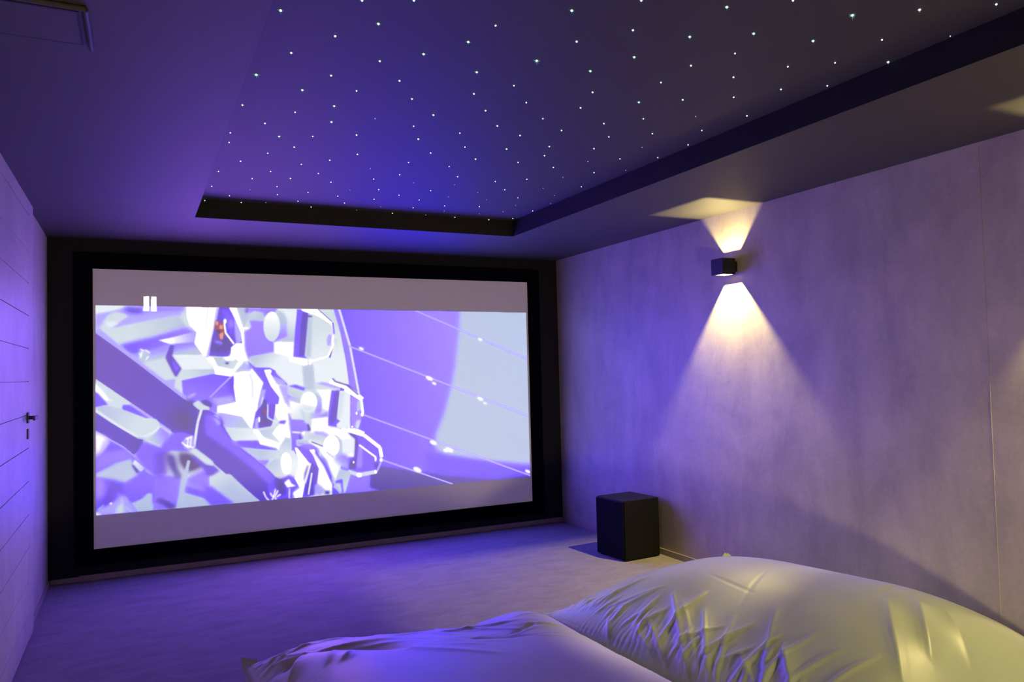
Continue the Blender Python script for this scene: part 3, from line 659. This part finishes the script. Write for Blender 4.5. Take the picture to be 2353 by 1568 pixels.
def bag_grid(corners, zc, hf, nx, ny, bow=(0,0,0,0)):
    """corners far-left, far-right, near-right, near-left in plan; zc their seam heights; hf(s,t) filling height."""
    s, t = np.meshgrid(np.linspace(0, 1, nx), np.linspace(0, 1, ny), indexing='ij')
    # pack more rows close to the seams, where the sides are steep
    q = lambda a: .5-.5*np.cos(np.pi*a)
    s = .55*s+.45*q(s); t = .55*t+.45*q(t)
    c = np.array([(x, y, z) for (x, y), z in zip(corners, zc)])
    P = (1-s)[..., None]*(1-t)[..., None]*c[0]+s[..., None]*(1-t)[..., None]*c[1]+s[..., None]*t[..., None]*c[2]+(1-s)[..., None]*t[..., None]*c[3]
    P[..., 1] += bow[0]*4*s*(1-s)*(1-t)          # far seam pulled in
    P[..., 0] += bow[1]*4*t*(1-t)*s-bow[3]*4*t*(1-t)*(1-s)
    P[..., 2] -= (P[..., 2]-.025)*(4*s*(1-s))**.5*(1-t)**3*.5+(P[..., 2]-.02)*(4*t*(1-t))**.6*(np.abs(2*s-1)**3)*.8
    P[..., 2] += hf(s, t)
    return s, t, P
def build_bag(name, label, X, loc, cloth, ear):
    nx, ny, _ = X.shape
    # underside: the seam outline drawn in and flat on the floor
    bot = X.copy(); cx, cy = X[..., 0].mean(), X[..., 1].mean()
    bot[1:-1, 1:-1, 2] = .004
    V = np.concatenate([X.reshape(-1, 3), bot[1:-1, 1:-1].reshape(-1, 3)])-np.array(loc)
    top = np.arange(nx*ny).reshape(nx, ny); und = top.copy(); und[1:-1, 1:-1] = nx*ny+np.arange((nx-2)*(ny-2)).reshape(nx-2, ny-2)
    def quads(g, flip):
        q = np.stack([g[:-1, :-1], g[1:, :-1], g[1:, 1:], g[:-1, 1:]], -1).reshape(-1, 4)
        return q[:, ::-1] if flip else q
    F1 = quads(top, True); F2 = quads(und, False)
    me = bpy.data.meshes.new(name); F = np.concatenate([F1, F2])
    me.from_pydata(V.tolist(), [], F.tolist()); me.polygons.foreach_set('use_smooth', [True]*len(F)); me.update()
    o = link('bag_cover', me, cloth)
    root = thing(name, loc, label, 'bean bag', 'bean bags on the carpet'); o.parent = root
    # the sewn corner, a stiff little ear of doubled cloth
    bm = bmesh.new(); a, b, c, d = [Vector(v)-Vector(loc) for v in ear]; n = (b-a).cross(c-a).normalized()*.002
    f = [bm.verts.new(v+n) for v in (a, b, c, d)]; g = [bm.verts.new(v-n) for v in (a, b, c, d)]
    bm.faces.new(f); bm.faces.new(g[::-1])
    for i in range(4): bm.faces.new((f[i], g[i], g[(i+1)%4], f[(i+1)%4]))
    bmesh.ops.subdivide_edges(bm, edges=bm.edges, cuts=2)
    for v in bm.verts: v.co += n*2.5*math.sin(v.co.x*160)
    mesh('corner_ear', bm, cloth, root, smooth=True)
    return root
def normals(P):
    N = np.cross(np.gradient(P, axis=0), np.gradient(P, axis=1)); N /= np.linalg.norm(N, axis=-1, keepdims=True)+1e-9
    return -N if N[P.shape[0]//2, P.shape[1]//2, 2] < 0 else N
def add_folds(P, folds):
    # creases and soft hollows: each runs from one plan point to another, tapering out at its ends
    x, y = P[..., 0], P[..., 1]; D = np.zeros(x.shape)
    for x0, y0, x1, y1, a, w in folds:
        L = math.hypot(x1-x0, y1-y0); ux, uy = (x1-x0)/L, (y1-y0)/L
        t = ((x-x0)*ux+(y-y0)*uy)/L; tc = np.clip(t, 0, 1)
        px, py = x-(x0+tc*L*ux), y-(y0+tc*L*uy); side = -(px*uy-py*ux)
        d = np.sqrt(px*px+py*py)
        ww = w*(.45+.55*np.sin(np.pi*np.clip(.15+.7*tc, 0, 1))); d = d*np.where(side > 0, 1, 1.5)
        env = np.sin(np.pi*np.clip(.12+.76*tc, 0, 1))
        D += a*env*(np.exp(-np.sqrt((d/ww)**2+.04)*1.4) if a > 0 else np.exp(-(d/ww)**2))
    m = np.ones(x.shape); n = 6
    for i in range(n): m[i] = np.minimum(m[i], i/n); m[-1-i] = np.minimum(m[-1-i], i/n); m[:, i] = np.minimum(m[:, i], i/n); m[:, -1-i] = np.minimum(m[:, -1-i], i/n)
    return P+normals(P)*(D*m)[..., None]
def random_folds(rng, n, a, b, ang, spread, length, amp, wid):
    out = []
    for k in range(n):
        f = (k+rng.uniform(.1, .9))/n; x0 = a[0]+(b[0]-a[0])*f; y0 = a[1]+(b[1]-a[1])*f
        th = ang+rng.uniform(-spread, spread); L = length*rng.uniform(.5, 1.3); q = rng.uniform(.6, 1.35)
        out.append((x0, y0, x0+L*math.cos(th), y0+L*math.sin(th), amp*q, wid*q))
    return out
def sstep(a, b, x): t = np.clip((x-a)/(b-a), 0, 1); return t*t*(3-2*t)
# right bag, lying along the right wall
def hf2(s, t):
    fs = (1-np.abs(2*s-1)**2.8)**.5; ft = (1-(1-np.clip(t/.62, 0, 1))**2.2)**.8*np.where(t > .62, (1-np.clip((t-.62)/.38, 0, 1)**2.4)**.7, 1)
    low = .17+.18*sstep(.05, .75, s)*(1-sstep(.9, 1.2, s))
    ft = np.where(t < .62, (1-(1-np.clip(t/.62, 0, 1))**3)**.55, ft)
    return fs*ft*(.16+.115*np.exp(-((s-.5)/.4)**2)+.03*np.exp(-((s-.25)/.16)**2)*(1-sstep(.1, .5, t)))+.055*sstep(.4, 1, t)*np.clip(1-np.abs(2*s-1)**3, 0, 1)*sstep(1, .85, t)
s2, t2, P2 = bag_grid([(2.27,-2.33),(3.62,-2.12),(3.66,-4.1),(2.40,-4.2)], [.10,.16,.12,.06], hf2, 190, 250, (-.04,0,0,-.06))
edge_l = np.exp(-(s2/.16)**2); edge_f = np.exp(-(t2/.12)**2); 
ey = .002+.035*edge_l*(.4+.6*sstep(.02,.3,t2)); ex = .002+.015*edge_f
RG = np.random.RandomState(4)
P2 = add_folds(P2, [(2.809,-2.930,2.783,-3.225,-.0028,.010), (2.670,-3.252,3.204,-2.993,-.0022,.009), (2.639,-3.263,2.391,-3.418,.010,.02), (3.106,-3.732,2.857,-3.958,.03,.035), (2.991,-3.691,2.702,-3.968,.025,.04),
    (3.135,-3.825,2.971,-4.023,.015,.03), (3.023,-3.630,3.244,-3.560,-.004,.010), (2.610,-2.990,2.434,-3.285,.012,.025), (2.533,-3.549,2.602,-3.540,.012,.02),
    (2.625,-2.897,2.407,-3.264,.025,.03), (2.617,-3.112,2.419,-3.369,.022,.03), (2.601,-3.567,2.503,-3.700,.03,.035), (2.482,-2.910,2.400,-3.133,.015,.02), (2.436,-2.866,2.390,-3.089,.015,.02), (2.409,-2.700,2.361,-2.780,.012,.02), (2.729,-3.399,2.451,-3.610,.015,.03), (2.459,-3.572,2.524,-3.430,.012,.02),
    (2.285,-2.360,2.759,-2.159,.008,.015), (2.318,-2.343,2.877,-2.274,.006,.015), (2.343,-2.339,3.211,-2.046,.006,.015)]
    +random_folds(RG, 15, (2.44,-2.45), (2.50,-4.05), -.45, .5, .20, .014, .022)+random_folds(RG, 22, (2.41,-2.40), (2.45,-4.1), -.1, .5, .10, .009, .013)
    +random_folds(RG, 9, (2.36,-2.38), (2.44,-2.60), .1, .5, .34, .006, .014)+random_folds(RG, 8, (3.40,-2.14), (3.62,-2.35), -2.2, .5, .26, .006, .014))
X2 = relax_cloth(P2, ex, ey, 90, 5, kf=.03, wall=W-.012)
build_bag('bean_bag', 'large pale satin bean bag lying along the right wall, lit yellowish by the wall lamps', X2, (3.0, -3.1, 0), m_bag, [(3.56,-2.135,.150), (3.64,-2.16,.140), (3.625,-2.125,.172), (3.60,-2.12,.174)])
def hf1(s, t):
    fs = (1-np.abs(2*s-1)**2.8)**.5; ft = (1-(1-np.clip(t/.55, 0, 1))**3)**.6*np.where(t > .62, (1-np.clip((t-.62)/.38, 0, 1)**2.4)**.7, 1)
    b = .222+.05*np.exp(-((s-.12)/.14)**2)-.015*np.exp(-((s-.62)/.12)**2)*(1-sstep(.2,.5,t))+.085*np.exp(-((s-.83)/.12)**2-((t-.14)/.14)**2)
    return fs*ft*b
s1, t1, P1 = bag_grid([(.90,-2.27),(2.24,-2.40),(2.34,-4.2),(.85,-4.2)], [.10,.05,.05,.05], hf1, 190, 250, (-.04,0,0,-.03))
edge_f = np.exp(-(t1/.10)**2); edge_l = np.exp(-(s1/.2)**2)
ex = .002+.012*edge_f; ey = .002+.025*edge_l
P1 = add_folds(P1, [(1.107,-2.678,1.380,-2.914,-.030,.05), (.984,-2.628,1.063,-2.663,-.03,.05), (1.393,-2.601,1.548,-2.738,-.02,.035), (1.659,-2.647,1.871,-2.533,-.015,.03), (1.631,-2.680,1.883,-2.920,.010,.02), (1.624,-2.923,1.884,-3.009,-.008,.02),
    (1.789,-2.954,1.958,-2.870,-.008,.015), (1.072,-2.668,.982,-2.827,.03,.03), (1.154,-2.794,1.102,-2.911,.02,.025), (1.203,-2.861,1.146,-2.936,.02,.025), (1.120,-2.675,1.458,-2.785,.012,.03), (1.349,-2.906,1.662,-3.159,.008,.03), (1.490,-2.692,1.622,-2.836,.010,.02)]
    +random_folds(RG, 9, (.98,-2.36), (1.8,-2.42), -.9, .8, .22, .008, .018)+random_folds(RG, 7, (.92,-2.32), (.95,-2.55), -.5, .6, .30, .012, .02)+random_folds(RG, 8, (1.5,-2.7), (2.0,-2.9), -.2, .35, .25, .004, .014)
    +random_folds(RG, 10, (1.15,-2.55), (1.75,-2.5), -.25, .4, .30, .0055, .018)+random_folds(RG, 10, (1.2,-2.75), (1.9,-2.75), -.1, .4, .28, .005, .016)+random_folds(RG, 8, (1.3,-2.95), (2.0,-3.0), 0, .4, .30, .0045, .018)+random_folds(RG, 6, (2.12,-2.6), (2.2,-3.4), 2.7, .4, .22, .004, .014))
X1 = relax_cloth(P1, ex, ey, 90, 11, kf=.03)
build_bag('bean_bag', 'pale bean bag in front, lit violet by the screen, its left corner pointed', X1, (1.6, -3.2, 0), m_bag_lit, [(.945,-2.31,.112), (.925,-2.33,.05), (.895,-2.27,.060), (.890,-2.26,.116)])


# ------------------------------------------------------------ star lights
STARS = [(0.873,-3.497,2.308,3,'c'), (1.147,-3.523,2.308,3,'c'), (1.051,-3.391,2.308,2,'c'), (0.952,-3.216,2.308,2,'c'), (1.228,-3.261,2.308,2,'c'), (1.341,-3.370,2.308,3,'c'), (0.876,-2.990,2.308,4,'c'), (1.110,-3.078,2.308,2,'c'), (1.046,-2.905,2.308,3,'c'), (1.227,-2.969,2.308,1,'c'), (1.340,-3.121,2.308,2,'c'), (0.870,-2.664,2.308,2,'c'), (1.066,-2.656,2.308,1,'c'), (1.189,-2.782,2.308,3,'c'), (1.438,-2.966,2.308,2,'c'), (1.575,-2.826,2.308,3,'c'), (0.979,-2.476,2.308,2,'c'), (1.222,-2.592,2.308,3,'c'), (1.374,-2.696,2.308,0,'c'), (1.548,-2.662,2.308,1,'c'), (0.865,-2.297,2.308,1,'c'), (0.875,-2.154,2.308,1,'c'), (1.060,-2.321,2.308,3,'c'), (1.192,-2.373,2.308,1,'c'), (1.360,-2.460,2.308,2,'c'), (1.624,-2.502,2.308,3,'c'), (1.148,-2.185,2.308,2,'c'), (1.054,-2.045,2.308,1,'c'), (1.439,-2.173,2.308,2,'c'), (1.749,-2.317,2.308,2,'c'), (0.957,-1.862,2.308,1,'c'), (1.232,-1.908,2.308,2,'c'), (1.343,-2.028,2.308,2,'c'), (1.705,-2.125,2.308,1,'c'), (0.879,-1.631,2.308,1,'c'), (1.116,-1.721,2.308,1,'c'), (1.344,-1.764,2.308,1,'c'), (1.563,-1.950,2.308,0,'c'), (1.737,-1.885,2.308,1,'c'), (1.051,-1.543,2.308,1,'c'), (1.232,-1.614,2.308,1,'c'), (1.637,-1.751,2.308,1,'c'), (1.444,-1.608,2.308,1,'c'), (1.859,-1.748,2.308,0,'c'), (0.875,-1.299,2.308,1,'c'), (1.072,-1.288,2.308,0,'c'), (1.197,-1.410,2.308,1,'c'), (1.582,-1.467,2.308,0,'c'), (1.728,-1.532,2.308,1,'c'), (2.008,-1.607,2.308,1,'c'), (0.985,-1.104,2.308,1,'c'), (1.229,-1.222,2.308,1,'c'), (1.379,-1.329,2.308,1,'c'), (1.554,-1.298,2.308,1,'c'), (1.875,-1.440,2.308,1,'c'), (0.866,-0.952,2.301,1,'e'), (1.066,-0.952,2.304,1,'e'), (1.200,-0.993,2.308,0,'c'), (1.368,-1.089,2.308,1,'c'), (1.633,-1.135,2.308,1,'c'), (1.770,-1.291,2.308,1,'c'), (2.025,-1.361,2.308,1,'c'), (1.472,-0.952,2.306,1,'e'), (1.867,-1.102,2.308,0,'c'), (1.754,-0.952,2.307,0,'e'), (2.062,-1.142,2.308,1,'c'), (1.986,-0.952,2.302,1,'e'), (2.212,-0.956,2.308,0,'c'), (1.629,-3.819,2.308,3,'c'), (1.469,-3.646,2.308,1,'c'), (1.438,-3.510,2.308,3,'c'), (1.750,-3.644,2.308,2,'c'), (1.867,-3.781,2.308,2,'c'), (1.704,-3.463,2.308,4,'c'), (1.989,-3.614,2.308,3,'c'), (1.559,-3.297,2.308,3,'c'), (1.917,-3.456,2.308,3,'c'), (1.733,-3.233,2.308,1,'c'), (1.632,-3.103,2.308,2,'c'), (1.855,-3.093,2.308,1,'c'), (2.034,-3.284,2.308,2,'c'), (2.081,-3.120,2.308,2,'c'), (2.259,-3.261,2.308,3,'c'), (1.747,-2.951,2.308,2,'c'), (2.005,-2.949,2.308,1,'c'), (2.394,-3.103,2.308,1,'c'), (1.871,-2.795,2.308,2,'c'), (2.154,-2.842,2.308,2,'c'), (2.274,-2.990,2.308,2,'c'), (1.762,-2.647,2.308,1,'c'), (2.019,-2.713,2.308,2,'c'), (2.397,-2.840,2.308,1,'c'), (2.053,-2.506,2.308,3,'c'), (2.220,-2.613,2.308,2,'c'), (2.433,-2.659,2.308,2,'c'), (2.634,-2.759,2.308,0,'c'), (1.862,-2.463,2.308,1,'c'), (1.986,-2.298,2.308,3,'c'), (2.272,-2.471,2.308,2,'c'), (2.206,-2.319,2.308,2,'c'), (2.525,-2.457,2.308,0,'c'), (2.649,-2.555,2.308,1,'c'), (1.918,-2.123,2.308,1,'c'), (2.418,-2.297,2.308,1,'c'), (2.033,-1.952,2.308,1,'c'), (2.566,-2.138,2.308,0,'c'), (2.671,-2.281,2.308,1,'c'), (2.803,-2.381,2.308,0,'c'), (2.263,-1.927,2.308,1,'c'), (2.401,-2.033,2.308,2,'c'), (2.084,-1.783,2.308,0,'c'), (2.394,-1.773,2.308,1,'c'), (2.772,-1.987,2.308,1,'c'), (2.278,-1.653,2.308,0,'c'), (2.583,-1.882,2.308,0,'c'), (2.160,-1.497,2.308,0,'c'), (2.402,-1.501,2.308,0,'c'), (2.557,-1.614,2.308,1,'c'), (2.734,-1.743,2.308,0,'c'), (2.439,-1.309,2.308,1,'c'), (2.227,-1.258,2.308,1,'c'), (2.281,-1.110,2.308,0,'c'), (2.638,-1.419,2.308,0,'c'), (2.821,-1.541,2.308,0,'c'), (2.818,-1.304,2.308,1,'c'), (2.529,-1.104,2.308,0,'c'), (2.417,-0.952,2.305,1,'e'), (2.665,-0.952,2.304,1,'e'), (2.804,-1.041,2.308,1,'c'), (2.647,-1.218,2.308,0,'c'), (2.029,-4.013,2.308,3,'c'), (2.412,-4.121,2.308,4,'c'), (2.568,-4.225,2.308,3,'c'), (2.747,-4.338,2.308,2,'c'), (2.059,-3.812,2.308,3,'c'), (2.229,-3.909,2.308,3,'c'), (2.446,-3.943,2.308,3,'c'), (2.648,-4.036,2.308,1,'c'), (2.829,-4.142,2.308,0,'c'), (2.282,-3.768,2.308,1,'c'), (2.212,-3.630,2.308,2,'c'), (2.424,-3.604,2.308,2,'c'), (2.533,-3.753,2.308,1,'c'), (2.660,-3.842,2.308,1,'c'), (2.827,-3.919,2.308,3,'c'), (2.212,-3.463,2.308,1,'c'), (2.402,-3.348,2.308,2,'c'), (2.568,-3.446,2.308,1,'c'), (2.676,-3.580,2.308,2,'c'), (2.812,-3.674,2.308,1,'c'), (2.579,-3.209,2.308,0,'c'), (2.729,-3.069,2.308,1,'c'), (2.774,-3.297,2.308,2,'c'), (2.813,-2.872,2.308,1,'c'), (2.812,-2.643,2.308,1,'c'), (2.552,-2.951,2.308,1,'c'), (1.066,-3.643,2.308,2,'c'), (1.196,-3.699,2.308,2,'c'), (1.778,-3.948,2.308,2,'c'), (2.176,-4.119,2.308,2,'c')]
def star_mesh(size):
    # a polished fibre end: a bright bead with glowing green spikes imitating lens sparkle
    r = (.0019, .0027, .0031, .0036, .0042)[size]
    bm = bmesh.new()
    bmesh.ops.create_uvsphere(bm, u_segments=12, v_segments=8, radius=r)
    nb = len(bm.faces)
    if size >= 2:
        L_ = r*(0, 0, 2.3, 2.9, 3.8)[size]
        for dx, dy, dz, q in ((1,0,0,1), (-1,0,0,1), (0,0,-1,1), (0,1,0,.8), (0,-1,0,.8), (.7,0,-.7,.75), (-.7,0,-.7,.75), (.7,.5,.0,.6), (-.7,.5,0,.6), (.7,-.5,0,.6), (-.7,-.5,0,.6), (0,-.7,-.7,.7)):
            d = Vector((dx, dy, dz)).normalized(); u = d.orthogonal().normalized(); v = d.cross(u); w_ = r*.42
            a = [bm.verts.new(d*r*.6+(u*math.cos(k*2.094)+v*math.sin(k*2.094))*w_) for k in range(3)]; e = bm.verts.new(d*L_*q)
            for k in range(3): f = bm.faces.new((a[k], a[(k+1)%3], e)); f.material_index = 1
    bmesh.ops.recalc_face_normals(bm, faces=bm.faces)
    me = bpy.data.meshes.new('star_light'); bm.to_mesh(me); bm.free()
    me.materials.append((m_star_dim, m_star_core, m_star_core, m_star_core, m_star_core)[size]); me.materials.append(m_star_flare)
    return me
m_star_core = emit('star_white', (.86, 1.0, .96), 2.2); m_star_dim = emit('star_pale', (.80, .72, 1.0), 1.1); m_star_flare = emit('star_green', (.14, .42, .34), .7)
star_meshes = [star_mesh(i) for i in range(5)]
for m_ in (m_star_core, m_star_dim, m_star_flare): m_.cycles.emission_sampling = 'NONE'
STAR_LABELS = ['tiny faint star light in the dark ceiling panel', 'small white star light in the dark ceiling panel', 'medium white star light with a slight green glow in the ceiling panel',
               'bright star light with a green halo in the dark ceiling panel', 'biggest and brightest green-haloed star light in the ceiling panel']
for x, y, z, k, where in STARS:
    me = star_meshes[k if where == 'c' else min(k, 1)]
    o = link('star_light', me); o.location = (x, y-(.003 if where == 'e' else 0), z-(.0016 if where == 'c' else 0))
    if where == 'r': o.location.x -= .003
    lb = STAR_LABELS[k if where == 'c' else min(k, 1)] if where == 'c' else 'small white star light on the black upright edge of the ceiling tray'
    tag(o, lb, 'ceiling light', 'star lights in the ceiling')
